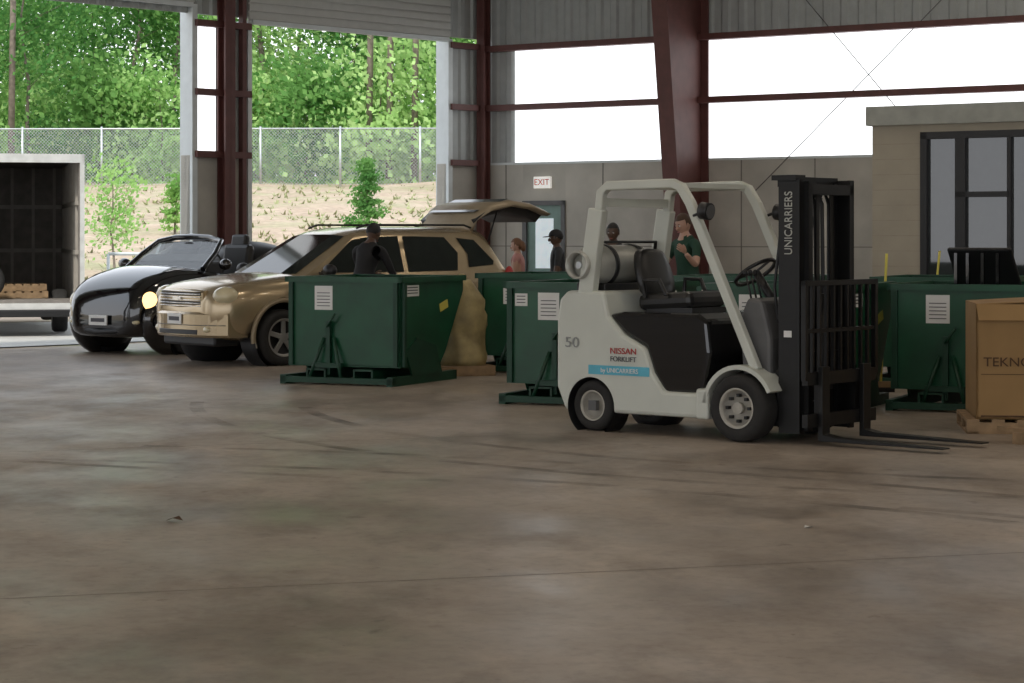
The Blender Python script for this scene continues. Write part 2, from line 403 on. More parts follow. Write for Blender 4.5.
# ------------------------------------------------------------------ hopper
def hopper(name, loc, rz, L=1.5, W=1.38, H=1.15, extra=False):
    P = E(name, (*loc, 0), rz)
    t = .02; zb = .2; xb = .62*L
    side = [(0, zb), (0, H), (L, H), (L, H-.16), (xb+.12, zb+.12), (xb, zb)]
    prism('side_near', side, 0, t, m_green, P); prism('side_far', side, W-t, W, m_green, P)
    bb('back_plate', (0, 0, zb), (t, W, H), m_green, P)
    for i, (a, b) in enumerate([(side[2], side[3]), (side[3], side[4]), (side[4], side[5]), (side[5], side[0])]):
        poly(f'shell_{i}', [(a[0], 0, a[1]), (a[0], W, a[1]), (b[0], W, b[1]), (b[0], 0, b[1])], m_green, P, t)
    multibox('rim', [((-.03, -.03, H-.05), (L+.03, .01, H+.01)), ((-.03, W-.01, H-.05), (L+.03, W+.03, H+.01)),
                     ((-.03, -.03, H-.05), (.01, W+.03, H+.01)), ((L-.01, -.03, H-.05), (L+.03, W+.03, H+.01))], m_green, P)
    multibox('stiffeners', [((.03, -.035, zb), (.09, 0, H-.05)), ((-.035, .02, zb), (0, .07, H-.05)), ((-.035, W-.07, zb), (0, W-.02, H-.05))], m_greend, P)
    multibox('base_frame', [((-.18, .0, 0), (L*.9, .07, .1)), ((-.18, W-.07, 0), (L*.9, W, .1)),
                            ((-.18, .0, 0.02), (-.1, W, .08)), ((L*.85, 0, 0.02), (L*.9, W, .08)),
                            ((-.10, .28, .04), (L*.85, .30, .17)), ((-.10, .50, .04), (L*.85, .52, .17)), ((-.10, .28, .15), (L*.85, .52, .17)),
                            ((-.10, W-.52, .04), (L*.85, W-.50, .17)), ((-.10, W-.30, .04), (L*.85, W-.28, .17)), ((-.10, W-.52, .15), (L*.85, W-.28, .17))], m_greend, P)
    for k, y in (('a', .04), ('b', W-.06)):
        prism('rocker_'+k, [(.25, .1), (.1, .35), (.35, .5), (.8, .4), (.95, .1)], y-.06, y-.04, m_greend, P)
    yc = W*.62
    for k, s in (('a', -1), ('b', 1)):
        cyl('latch_leg_'+k, (-.12, yc+s*.20, .05), (-.03, yc+s*.06, .50), .020, m_greend, P, seg=8)
    bb('latch_post', (-.06, yc-.025, .1), (-.02, yc+.025, .68), m_greend, P)
    bb('latch_cross', (-.10, yc-.18, .18), (-.04, yc+.18, .23), m_greend, P)
    cyl('latch_handle', (-.08, yc, .62), (-.08, yc-.10, .76), .012, m_greend, P, seg=8)
    bb('label', (-.006, W*.60, .80), (0, W*.60+.22, 1.06), m_label, P)
    multibox('label_print', [((-.009, W*.60+.03, .84+.035*i), (-.006, W*.60+.19, .848+.035*i)) for i in range(5)], m_ink, P)
    bb('side_label', (.12, -.006, .95), (.42, 0, 1.07), m_label, P)
    multibox('side_label_print', [((.15, -.008, .98+.03*i), (.39, -.006, .990+.03*i)) for i in range(3)], m_ink, P)
    box('caution_label', (L*.68, -.004, .83), (.2, .004, .09), m_yellow, P, (0, -.25, 0))
    if extra:
        bb('weight_label', (-.006, W-.22, .93), (0, W-.09, 1.05), m_label, P)
        multibox('weight_label_print', [((-.009, W-.20, .96+.03*i), (-.006, W-.11, .968+.03*i)) for i in range(3)], m_ink, P)
    return P
RZ = math.radians(65)
hopper('self_dumping_hopper', (-1.19, 23.45), RZ)
hopper('self_dumping_hopper', (.85, 25.45), RZ)
hopper('self_dumping_hopper', (1.20, 20.55), RZ, extra=True)
hopper('self_dumping_hopper', (3.05, 19.9), RZ)
hopper('self_dumping_hopper', (4.75, 19.75), RZ)
hopper('self_dumping_hopper', (3.05, 23.9), RZ)
hopper('self_dumping_hopper', (5.15, 23.2), RZ)

BL = E('black_bin_lid', (4.45, 20.7, 1.12), RZ-.2)
box('panel', (0, 0, .17), (.04, .65, .48), m_black, BL, (0, -.6, 0), .02)
multibox('ribs', [((-.14, y, -.05), (-.11, y+.03, .32)) for y in (-.2, -.05, .1, .22)], m_blackg, BL)
for nm, x, y, z0, dx in (('a', 3.78, 22.55, 0, .06), ('b', 5.05, 26.6, 0, .12)):
    B = E('broom', (x, y, 0)); cyl('handle', (0, 0, .1), (dx, 0, 1.42), .014, m_yellow, B, seg=10)
    box('head', (0, 0, .08), (.3, .06, .06), m_wood, B); box('bristles', (0, 0, .03), (.28, .05, .06), m_black, B)

def pallet(P, w, d, z0=0):
    bx = [((0, y, z0), (w, y+.09, z0+.09)) for y in (0, d/2-.045, d-.09)]
    n = 7
    for i in range(n):
        x = i*(w-.1)/(n-1); bx.append(((x, 0, z0+.09), (x+.1, d, z0+.115)))
    for i in (0, 3, 6):
        x = i*(w-.1)/(n-1); bx.append(((x, 0, z0-.0), (x+.1, d, z0+.02)))
    multibox('boards', bx, m_wood, P)
CP = E('wooden_pallet', (3.68, 17.80, 0), math.radians(-7)); pallet(CP, 1.3, 1.05)
CB = E('cardboard_gaylord_box', (3.76, 17.83, .117), math.radians(-7))
multibox('walls', [((0, 0, 0), (1.15, .02, .93)), ((0, 1.0, 0), (1.15, 1.02, .93)), ((0, 0, 0), (.02, 1.02, .93)), ((1.13, 0, 0), (1.15, 1.02, .93)), ((0, 0, 0), (1.15, 1.02, .02))], m_card, CB)
poly('flap', [(0, 0, .93), (1.15, 0, .93), (1.17, -.05, .80), (0.02, -.05, .80)], m_card, CB, .008)
poly('flap_side', [(0, 0, .93), (0, 1, .93), (.9, 1, .98), (.75, .1, .96)], m_card, CB, .008)
text('lettering', 'TEKNOR APEX', (.44, -.012, .46), (math.pi/2, 0, 0), .105, m_cardt, CB, sx=1.1)
multibox('print_rule', [((.04, -.004, .36), (1.1, 0, .365)), ((.04, -.004, .02), (1.1, 0, .03))], m_cardt, CB)
WP = E('wood_scrap', (3.90, 16.85, 0), .5); multibox('boards', [((0, 0, 0), (.5, .1, .09)), ((.02, -.15, .09), (.12, .3, .12))], m_wood, WP)
P2 = E('wooden_pallet', (-.80, 25.0, 0), math.radians(20)); pallet(P2, .65, .62)

AB = E('tan_sack', (-.58, 25.38, .117))
rings = []; rnd = random.Random(3)
for k in range(18):
    z = k/17*.98; r = .27*(1+.035*math.sin(k*.9)) if k < 14 else .27*(1-(k-13)*.15)
    ring = []
    for i in range(36):
        a = 2*math.pi*i/36; rr = r*(1+.05*math.sin(a*7+k*.3)+.05*rnd.uniform(-1, 1)); ring.append((rr*math.cos(a), rr*math.sin(a), z))
    rings.append(ring)
loft('bag', rings, m_bag, AB)
ell('tied_neck', (0, 0, .99), (.06, .05, .06), m_bag, AB)

# ------------------------------------------------------------------ wheels
def wheel(parent, c, r, w, side, rim, n=5, rr=.62, name='wheel'):
    Wp = E(name, c, 0, parent); s = side
    lathe_y('tyre', [(r*rr, -w/2), (r*.90, -w/2), (r*.985, -w*.36), (r, -w*.15), (r, w*.15), (r*.985, w*.36), (r*.90, w/2), (r*rr, w/2)], (0, 0, 0), m_rubber, Wp)
    lathe_y('rim', [(r*rr, w/2*s*.96), (r*rr*.93, w/2*s*.98), (r*rr*.88, w/2*s*.4), (r*.12, w/2*s*.3), (.001, w/2*s*.3)], (0, 0, 0), rim if n == 0 else m_black, Wp, closed=False)
    lathe_y('lip', [(r*rr*1.02, s*w*.49), (r*rr*.92, s*w*.52), (r*rr*.86, s*w*.40)], (0, 0, 0), rim, Wp, closed=False)
    for i in range(n):
        a = 2*math.pi*i/n+.3
        box(f'spoke_{i}', (math.cos(a)*r*rr*.5, s*(w*.36), math.sin(a)*r*rr*.5), (r*rr*.98, .03, r*.17), rim, Wp, (0, -a, 0), .008)
    cyl('hub', (0, s*w*.25, 0), (0, s*(w*.44), 0), r*.17, rim, Wp)
    return Wp

# ------------------------------------------------------------------ SUV
def place(name, wheel_mid, heading):
    return E(name, (*wheel_mid, 0), math.atan2(heading[1], heading[0]))
def curved(name, hw, x0, k, z0, z1, th, mat, parent, n=16, b=0., taper=0.):
    rg = []
    for i in range(n+1):
        y = -hw+2*hw*i/n; x = x0-k*(y/.8)**2*.64-(.12*(abs(y)/.8)**6); zz = taper*(y/hw)**2
        c = min(.03, (z1-z0)*.25)
        rg.append([(x-th, y, z0+zz), (x-c, y, z0+zz), (x, y, z0+c+zz), (x, y, z1-c-zz), (x-c, y, z1-zz), (x-th, y, z1-zz)])
    return loft(name, rg, mat, parent, smooth=False)
SUV = place('suv', (-3.38, 27.78), (-.77, -.64))
def carsec(x, hw, zb, zt, crown=.03):
    h = [(0, zb), (.82*hw, zb), (.96*hw, zb+.10), (1.*hw, zb+.45*(zt-zb)), (.99*hw, zt-.26*(zt-zb)), (.93*hw, zt-.07*(zt-zb)), (.78*hw, zt), (.4*hw, zt+crown*.8), (0, zt+crown)]
    return [(x, y, z) for y, z in h]+[(x, -y, z) for y, z in h[-2:0:-1]]
XF, XR = 0., -2.86
secs = [carsec(.95, .46, .42, .78, .0), carsec(.90, .66, .38, .90), carsec(.78, .80, .33, .98), carsec(.55, .88, .30, 1.035), carsec(.2, .905, .28, 1.075), carsec(-.15, .91, .28, 1.11),
        carsec(-.4, .91, .28, 1.13), carsec(-1, .91, .28, 1.11, 0), carsec(-2, .91, .28, 1.12, 0), carsec(-2.86, .91, .28, 1.14, 0), carsec(-3.45, .89, .32, 1.14, 0), carsec(-3.74, .82, .38, 1.10, 0), carsec(-3.82, .70, .45, 1.0, 0)]
body = loft('body', secs, m_gold, SUV, sub=1)
cuts = []
for x in (XF, XR):
    for s in (-1, 1): cuts.append(cyl('c', (x, s*.55, .36), (x, s*1.2, .36), .43, None, SUV, seg=40))
bpy.context.view_layer.update()
cut(body, cuts); rm(cuts)
for x in (XF, XR):
    for s in (-1, 1):
        lathe_y('wheel_liner', [(.426, s*.89), (.426, s*.555), (.01, s*.555)], (x, 0, .36), m_black, SUV, closed=False)
        o = lathe_y('arch_trim', [(.425, s*.885), (.425, s*.918), (.465, s*.918), (.48, s*.885)], (x, 0, .36), m_goldd, SUV)
        bm = bmesh.new(); bm.from_mesh(o.data); bmesh.ops.delete(bm, geom=[v for v in bm.verts if v.co.z < .22], context='VERTS'); bm.to_mesh(o.data); bm.free()
        wheel(SUV, (x, s*.80, .35), .35, .22, s, m_alloy, 5, .68)
gb = 1.09; gt = 1.69
def ysd(z): return .84-(z-gb)*(.20/(gt-gb))
def xws(z): return -.18-(z-gb)*(1.06/(gt-gb))
def xrr(z): return -3.72+(z-gb)*(.34/(gt-gb))
rg = []
for z, ins in ((gb-.1, 0), (gb, 0), (1.4, 0), (gt-.10, 0), (gt-.05, .03), (gt-.015, .08), (gt+.015, .2), (gt+.03, .4)):
    zz = min(z, gt); y = ysd(zz)-ins; xf = xws(zz)-ins*1.1; xr = xrr(zz)+ins*.6
    rg.append([(xf, -y*.55, z), (xf-.06, -y*.84, z), (xf-.16, -y, z), (xr+.22, -y, z), (xr+.05, -y*.93, z), (xr, -y*.7, z), (xr, y*.7, z), (xr+.05, y*.93, z), (xr+.22, y, z), (xf-.16, y, z), (xf-.06, y*.84, z), (xf, y*.55, z)])
gh = loft('greenhouse', rg, m_gold, SUV, smooth=True)
gh.modifiers.new('e', 'EDGE_SPLIT').split_angle = math.radians(40)
def swin(name, pts, P, fn, mat=m_glass, off=.008):
    for s in (-1, 1): poly(name, [(x, s*(fn(z)+off), z) for x, z in pts], mat, P)
swin('window_front', [(-.58, 1.14), (-1.16, 1.55), (-1.40, 1.585), (-1.90, 1.60), (-1.90, 1.14)], SUV, ysd)
swin('window_rear', [(-1.98, 1.14), (-1.98, 1.60), (-2.66, 1.585), (-2.84, 1.38), (-2.78, 1.15)], SUV, ysd)
swin('window_quarter', [(-2.98, 1.19), (-3.0, 1.36), (-2.86, 1.575), (-3.15, 1.55), (-3.42, 1.27), (-3.40, 1.22)], SUV, ysd)
poly('windshield', [(xws(z)+.012, y, z) for y, z in ((-.46, 1.13), (.46, 1.13), (.36, 1.62), (-.36, 1.62))], m_glass, SUV)
for s in (-1, 1):
    poly('windshield_corner', [(xws(1.13)+.012, s*.46, 1.13), (xws(1.13)-.052, s*.70, 1.13), (xws(1.60)-.05, s*.57, 1.60), (xws(1.62)+.012, s*.36, 1.62)], m_glass, SUV)
for s in (-1, 1):
    tube('roof_rail', [(-1.35, s*.54, 1.70), (-1.5, s*.55, 1.745), (-3.1, s*.55, 1.745), (-3.25, s*.54, 1.70)], .014, m_black, SUV)
    ell('mirror', (-.62, s*.99, 1.17), (.08, .11, .08), m_black, SUV); box('mirror_arm', (-.60, s*.88, 1.13), (.06, .12, .04), m_black, SUV)
    multibox('door_seams', [((x, s*.908-.004, .46), (x+.012, s*.908+.004, 1.0)) for x in (-.52, -1.94, )], m_black, SUV)
    multibox('door_handles', [((x, s*.912-.015, .93), (x+.18, s*.912+.02, .96)) for x in (-1.85, -2.85)], m_gold, SUV)
    bb('cladding', (-2.40, s*.90-.02, .30), (-.46, s*.90+.02, .43), m_goldd, SUV, .01)
    ell('headlamp', (.70, s*.68, .86), (.17, .145, .125), m_lamp, SUV, rot=(0, 0, -s*.5))
    ell('headlamp_reflector', (.80, s*.64, .86), (.06, .06, .07), m_chrome, SUV)
    ell('fog_lamp', (.90, s*.56, .46), (.04, .07, .045), m_lamp, SUV)
    ell('tail_lamp', (-3.68, s*.80, 1.0), (.08, .06, .2), m_redt, SUV)
curved('grille_surround', .50, .965, .16, .715, .955, .2, m_gold, SUV, taper=.02)
curved('grille_upper', .46, .972, .16, .855, .925, .05, m_black, SUV, taper=.005)
curved('grille_lower', .46, .972, .16, .745, .815, .05, m_black, SUV, taper=.005)
for i, z in enumerate((.742, .778, .815, .852, .888, .925)): curved(f'grille_bar_{i}', .47, .982, .16, z-.005, z+.005, .03, m_chrome, SUV)
multibox('grille_badge', [((.97, -.09, .820), (.99, .09, .850)), ((.97, -.04, .810), (.991, .04, .860))], m_chrome, SUV)
curved('bumper', .80, 1.01, .22, .36, .67, .28, m_gold, SUV)
curved('bumper_groove', .78, 1.013, .22, .505, .515, .2, m_black, SUV)
curved('lower_intake', .44, 1.016, .22, .38, .47, .03, m_black, SUV)
bb('licence_plate', (1.012, -.16, .52), (1.025, .16, .65), m_label, SUV, .004)
multibox('plate_print', [((1.025, -.12, .56), (1.028, .12, .61))], m_ink, SUV)
bb('skid_plate', (.45, -.6, .25), (.82, .6, .40), m_black, SUV, .03)
pr = [(-3.20, 1.70), (-3.30, 1.88), (-3.50, 2.02), (-3.85, 2.09), (-4.2, 2.05), (-4.45, 1.96)]
rgs = []
for i, (x, z) in enumerate(pr):
    hw = .60 if i < 2 else .66+.02*i
    rgs.append([(x, -hw, z-.06), (x, -hw*.8, z), (x, hw*.8, z), (x, hw, z-.06), (x+.02, hw*.95, z-.09), (x+.02, 0, z-.05), (x+.02, -hw*.95, z-.09)])
loft('liftgate', rgs, m_goldd, SUV)
poly('liftgate_glass', [(-3.32, -.5, 1.925), (-3.32, .5, 1.925), (-3.84, .58, 2.105), (-3.84, -.58, 2.105)], m_glass, SUV)
loft('liftgate_inner', [[(x+.03, -.62, z-.06), (x+.03, .62, z-.06), (x+.05, .5, z-.17), (x+.05, -.5, z-.17)] for x, z in pr[1:]], m_black, SUV)
for s in (-1, 1): cyl('gas_strut', (-3.45, s*.62, 1.5), (-3.62, s*.62, 1.94), .012, m_black, SUV)
poly('cargo_opening', [(xrr(z)-.012, y, z) for y, z in ((-.6, .98), (.6, .98), (.52, 1.60), (-.52, 1.60))], m_black, SUV)

# ------------------------------------------------------------------ black convertible
CAR = place('convertible_car', (-5.08, 30.25), (-.55, -.835)); CAR.scale = (1.03, 1.02, 1.12)
m_bk = M('car_black_paint', (.004, .004, .005), .10, .0, coat=1.)
S = [carsec(.80, .46, .26, .52), carsec(.77, .60, .22, .68), carsec(.62, .70, .2, .86), carsec(.35, .72, .2, .97, .06), carsec(0, .72, .2, 1.04, .06), carsec(-.45, .80, .2, 1.05, .0),
     carsec(-1.0, .82, .2, .95, -.02), carsec(-1.8, .82, .2, .97, 0), carsec(-2.4, .78, .22, 1.0), carsec(-2.9, .68, .26, .90), carsec(-3.15, .56, .32, .72), carsec(-3.24, .4, .38, .55)]
b2 = loft('body', S, m_bk, CAR, sub=1)
fend = [ell('fender', (x, s*.64, .42), (.62, .245, .46), m_bk, CAR, 32, 20) for x in (0.06, -2.45) for s in (-1, 1)]
cuts = [cyl('c', (x, s*.5, .32), (x, s*1.2, .32), .37, None, CAR, seg=40) for x in (0, -2.5) for s in (-1, 1)]
bpy.context.view_layer.update()
cut(b2, cuts)
for f in fend: cut(f, cuts)
rm(cuts)
for x in (0, -2.5):
    for s in (-1, 1):
        lathe_y('wheel_liner', [(.366, s*.80), (.366, s*.505), (.01, s*.505)], (x, 0, .32), m_black, CAR, closed=False)
        wheel(CAR, (x, s*.76, .31), .31, .2, s, m_alloy, 6, .66)
for s in (-1, 1):
    ell('headlamp', (.55, s*.62, .64), (.13, .13, .13), m_lampon if s > 0 else m_lamp, CAR, rot=(0, -.2, 0))
    ell('indicator_lamp', (.72, s*.54, .40), (.05, .08, .035), m_lamp, CAR)
    ell('mirror', (-.62, s*.92, 1.08), (.07, .10, .07), m_bk, CAR)
tube('windshield_frame', [(-.42, -.70, 1.02), (-.70, -.66, 1.20), (-.94, -.57, 1.36), (-1.00, -.3, 1.41), (-1.02, 0, 1.42), (-1.00, .3, 1.41), (-.94, .57, 1.36), (-.70, .66, 1.20), (-.42, .70, 1.02)], .038, m_bk, CAR)
m_wsg = M('windshield_glass', (.35, .40, .38), .02, trans=.9)
poly('windshield', [(-.42, -.68, 1.02), (-.42, .68, 1.02), (-.95, .54, 1.36), (-.95, -.54, 1.36)], m_wsg, CAR)
box('dashboard', (-.72, 0, 1.02), (.35, 1.3, .20), m_black, CAR, b=.04)
ell('rear_view_mirror', (-.92, 0, 1.32), (.02, .11, .035), m_black, CAR)
for s in (-.36, .36):
    box('seat_back', (-1.50, s, 1.0), (.14, .50, .66), m_seat, CAR, (0, -.2, 0), .06)
    box('headrest', (-1.58, s, 1.36), (.1, .28, .18), m_seat, CAR, (0, -.2, 0), .04)
lathe_y('steering_wheel', [(.17, -.01), (.19, -.01), (.19, .01), (.17, .01)], (0, 0, 0), m_black, CAR, 24).matrix_local = Matrix.Translation((-1.0, .36, 1.08)) @ Matrix.Rotation(math.pi/2, 4, 'Z') @ Matrix.Rotation(.4, 4, 'X')
ell('folded_soft_top', (-2.2, 0, 1.12), (.45, .66, .24), m_black, CAR)
tube('front_air_dam', [(.70, -.50, .30), (.84, 0, .28), (.70, .50, .30)], .035, m_black, CAR)
bb('licence_plate', (.83, -.16, .36), (.85, .16, .48), m_label, CAR, .003)
multibox('plate_print', [((.85, -.12, .40), (.853, .12, .445))], m_ink, CAR)

# ------------------------------------------------------------------ forklift
FK = E('forklift', (.98, 18.43, 0), math.atan2(-.646, .763))
bodyp = [(-.27, .16), (-.36, .35), (-.36, .9), (-.33, 1.08), (-.25, 1.15), (.13, 1.15), (.18, .95), (.33, .80), (.55, .70), (.63, .5), (.74, .36), (1.06, .36), (1.16, .42), (1.20, .16)]
bd = prism('counterweight_body', bodyp, -.52, .52, m_white, FK, .03)
cuts = [cyl('c', (0, s*.30, .2), (0, s*.8, .2), .245, None, FK, seg=40) for s in (-1, 1)]
bpy.context.view_layer.update(); cut(bd, cuts); rm(cuts)
for s in (-1, 1):
    lathe_y('rear_wheel_well', [(.243, s*.515), (.243, s*.31), (.01, s*.31)], (0, 0, .2), m_black, FK, closed=False)
    wheel(FK, (0, s*.40, .21), .21, .19, s, m_rimw, 0, .60)
    multibox('rear_hub', [((-.04, s*.47-.03, .17), (.04, s*.47+.01, .25))], m_grey, FK)
    wheel(FK, (1.48, s*.47, .265), .265, .22, s, m_rimw, 0, .60)
    multibox('lug_nuts', [((1.48+.10*math.cos(a)-.012, s*.54-.02, .265+.10*math.sin(a)-.012), (1.48+.10*math.cos(a)+.012, s*.54+.02, .265+.10*math.sin(a)+.012)) for a in [i*math.pi/4 for i in range(8)]], m_black, FK)
    ringp = [(1.48+.335*math.cos(a), .265+.335*math.sin(a)) for a in [math.radians(d) for d in range(25, 176, 10)]]
    ringi = [(1.48+.300*math.cos(a), .265+.300*math.sin(a)) for a in [math.radians(d) for d in range(175, 24, -10)]]
    prism('front_fender', ringp+ringi, *((-.56, -.34) if s < 0 else (.34, .56)), m_white, FK)
hood = [(.16, .96), (.30, .985), (1.05, .985), (1.14, .93), (1.17, .68), (1.10, .36), (.74, .34), (.62, .5), (.54, .71), (.33, .81)]
prism('engine_hood', hood, -.49, .49, m_blackg, FK, .03)
bb('floor_plate', (1.1, -.45, .40), (1.62, .45, .45), m_black, FK)
bb('axle_frame', (1.15, -.34, .12), (1.72, .34, .42), m_black, FK, .02)
bb('side_step', (1.08, -.56, .16), (1.2, -.38, .4), m_white, FK, .02)
prism('dash_cowl', [(1.42, .45), (1.38, .95), (1.46, 1.12), (1.60, 1.10), (1.68, .8), (1.68, .45)], -.40, .40, m_grey, FK, .03)
bb('blue_stripe', (-.02, -.524, .47), (.60, -.52, .545), m_blue, FK)
T = (math.pi/2, 0, 0)
text('stripe_text', 'by UNICARRIERS', (.30, -.527, .505), T, .052, m_label, FK)
text('maker_text', 'NISSAN', (.34, -.527, .665), T, .07, m_redt, FK, sx=1.15)
text('type_text', 'FORKLIFT', (.34, -.527, .600), T, .058, m_ink, FK, sx=1.05)
text('capacity_text', '50', (-.19, -.527, .72), T, .12, M('text_grey', (.25, .26, .25), .5), FK, sx=1.3)
def bar(name, pts, w, d, mat=m_white, parent=FK):
    pts = [Vector(p) for p in pts]; rg = []
    for i, p in enumerate(pts):
        t = (pts[min(i+1, len(pts)-1)]-pts[max(i-1, 0)]).normalized()
        n = t.cross(Vector((0, 1, 0))).normalized(); y = Vector((0, 1, 0))
        rg.append([p+n*w/2+y*d/2, p+n*w/2-y*d/2, p-n*w/2-y*d/2, p-n*w/2+y*d/2])
    o = loft(name, rg, mat, parent, smooth=False); bev(o, .012); return o
for s in (-1, 1):
    y = s*.47
    bar('guard_frame', [(-.04, y, 1.10), (.0, y, 1.40), (.06, y, 1.80), (.08, y, 1.96), (.15, y, 2.01), (.80, y, 2.02), (.88, y, 1.99), (.97, y, 1.86), (1.30, y, 1.18), (1.60, y, .56)], .075, .07)
    bar('guard_rear_pillar', [(-.07, y, 1.10), (-.02, y, 1.45), (.04, y, 1.82)], .15, .085)
for i, x in enumerate([.2, .34, .47, .60, .73, .84]):
    bb(f'guard_bar_{i}', (x, -.45, 1.985), (x+.035, .45, 2.025), m_white, FK)
bb('guard_rear_cross', (.03, -.47, 1.84), (.09, .47, 1.91), m_white, FK)
tube('rear_grab_bar', [(-.06, -.40, 1.15), (-.02, -.40, 1.55), (-.02, .40, 1.55), (-.06, .40, 1.15)], .016, m_black, FK)
for s in (-1, 1):
    cyl('lamp_stalk', (1.02, s*.50, 1.76), (1.14, s*.52, 1.80), .012, m_black, FK)
    cyl('work_lamp', (1.12, s*.53, 1.80), (1.20, s*.53, 1.79), .068, m_black, FK)
    cyl('work_lamp_lens', (1.20, s*.53, 1.79), (1.208, s*.53, 1.789), .056, m_grey, FK)
prof = [(.001, -.42), (.09, -.41), (.14, -.37), (.165, -.30), (.165, .30), (.14, .37), (.09, .41), (.001, .42)]
lathe_y('propane_tank', prof, (-.12, -.06, 1.36), m_tank, FK, closed=False)
lathe_y('tank_collar', [(.10, -.54), (.115, -.54), (.115, -.42), (.10, -.42)], (-.12, -.02, 1.36), m_tank, FK)
cyl('tank_valve', (-.12, -.53, 1.36), (-.12, -.46, 1.36), .03, m_steel, FK)
for y in (-.24, .14): lathe_y('tank_strap', [(.167, y), (.175, y), (.175, y+.05), (.167, y+.05)], (-.12, 0, 1.36), m_black, FK)
bb('tank_cradle', (-.26, -.38, 1.145), (.04, .33, 1.21), m_black, FK, .01)
SX = -.13
box('seat_cushion', (.68+SX, 0, 1.07), (.54, .52, .14), m_seat, FK, (0, -.06, 0), .05)
loft('seat_back', [[(x-.05, -w, z), (x+.05, -w*.85, z), (x+.06, 0, z), (x+.05, w*.85, z), (x-.05, w, z), (x-.08, 0, z)] for x, w, z in ((.46+SX, .26, 1.06), (.42+SX, .28, 1.22), (.38+SX, .27, 1.35), (.35+SX, .22, 1.45), (.34+SX, .15, 1.50))], m_seat, FK, sub=1)
bb('seat_base', (.36, -.24, .98), (.82, .24, 1.02), m_black, FK)
for s in (-1, 1):
    tube('hip_restraint', [(.50+SX, s*.27, 1.10), (.50+SX, s*.29, 1.24), (.66+SX, s*.29, 1.24), (.72+SX, s*.28, 1.12)], .018, m_seat, FK)
cyl('steering_column', (1.50, 0, 1.0), (1.28, 0, 1.30), .035, m_black, FK)
sw = lathe_y('steering_wheel', [(.165, -.012), (.19, -.012), (.19, .012), (.165, .012)], (0, 0, 0), m_black, FK, 32)
sw.matrix_local = Matrix.Translation((1.27, 0, 1.31)) @ Matrix.Rotation(math.radians(-35), 4, 'Y') @ Matrix.Rotation(math.pi/2, 4, 'X')
for a in (0, 2.1, 4.2):
    o = box('wheel_spoke', (.09, 0, 0), (.18, .02, .015), m_black, FK); o.matrix_local = Matrix.Translation((1.27, 0, 1.31)) @ Matrix.Rotation(math.radians(-35), 4, 'Y') @ Matrix.Rotation(a, 4, 'Z') @ Matrix.Translation((.09, 0, 0))
for i in range(3): cyl(f'hydraulic_lever_{i}', (1.44, -.30+.07*i, 1.08), (1.38, -.30+.07*i, 1.30), .008, m_black, FK)
for i in range(3): ell(f'lever_knob_{i}', (1.375, -.30+.07*i, 1.31), (.02, .02, .025), m_black, FK)
mx = 1.86
multibox('mast_outer_rails', [((mx-.11, s*.36-.03, .08), (mx-.09, s*.36+.03, 2.04)) for s in (-1, 1)]
         + [((mx+.06, s*.36-.03, .08), (mx+.08, s*.36+.03, 2.04)) for s in (-1, 1)]
         + [((mx-.11, s*.385-.012, .08), (mx+.08, s*.385+.012, 2.04)) for s in (-1, 1)], m_mast, FK)
multibox('mast_inner_rails', [((mx-.04, s*.30-.03, .10), (mx-.02, s*.30+.03, 2.02)) for s in (-1, 1)]
         + [((mx+.10, s*.30-.03, .10), (mx+.12, s*.30+.03, 2.02)) for s in (-1, 1)]
         + [((mx-.04, s*.32-.01, .10), (mx+.12, s*.32+.01, 2.02)) for s in (-1, 1)], m_mast, FK)
multibox('mast_cross_members', [((mx-.13, -.38, 1.98), (mx-.06, .38, 2.06)), ((mx-.13, -.38, .95), (mx-.09, .38, 1.07)), ((mx-.13, -.38, .12), (mx-.06, .38, .30)),
                                ((mx-.04, -.32, 1.92), (mx+.12, .32, 2.0)), ((mx+.0, -.32, .60), (mx+.04, .32, .7)), ((mx-.16, -.42, 2.03), (mx+.06, -.28, 2.07))], m_mast, FK)
for s in (-1, 1):
    cyl('lift_cylinder', (mx-.03, s*.23, .12), (mx-.03, s*.23, 1.9), .032, m_mast, FK)
    cyl('lift_rod', (mx-.03, s*.23, 1.7), (mx-.03, s*.23, 2.0), .018, m_chrome, FK)
    cyl('tilt_cylinder', (1.3, s*.30, .42), (mx-.1, s*.30, .55), .035, m_mast, FK)
    bb('lift_chain', (mx+.05, s*.10-.025, .4), (mx+.06, s*.10+.025, 1.95), m_mast, FK)
    tube('hydraulic_hose', [(mx+.02, s*.05, .5), (mx+.01, s*.05, 1.2), (mx, s*.05, 1.85), (mx-.05, s*.05, 1.97), (mx-.1, s*.05, 1.85), (mx-.1, s*.05, .5)], .016, m_black, FK)
    tube('hydraulic_hose_b', [(mx+.02, s*.15, .5), (mx+.01, s*.15, 1.2), (mx, s*.15, 1.85), (mx-.05, s*.15, 1.97), (mx-.1, s*.15, 1.85), (mx-.1, s*.15, .5)], .016, m_black, FK)
    tube('hydraulic_hose_loop', [(mx-.1, s*.2, 1.9), (mx-.2, s*.22, 1.7), (mx-.25, s*.24, 1.2), (mx-.2, s*.24, .7)], .012, m_black, FK)
cyl('free_lift_cylinder', (mx+.02, 0, .15), (mx+.02, 0, 1.15), .05, m_mast, FK)
text('mast_text', 'UNICARRIERS', (mx-.015, -.400, 1.70), (math.pi/2, -math.pi/2, 0), .10, m_tank, FK, sx=.80)
bb('mast_label', (mx-.06, -.40, .82), (mx+.01, -.397, .87), m_label, FK)
cx = mx+.17
multibox('carriage', [((cx, -.50, .14), (cx+.05, .50, .24)), ((cx, -.50, .46), (cx+.05, .50, .56)), ((cx-.02, -.3, .14), (cx+.03, -.22, .56)), ((cx-.02, .22, .14), (cx+.03, .3, .56))], m_mast, FK)
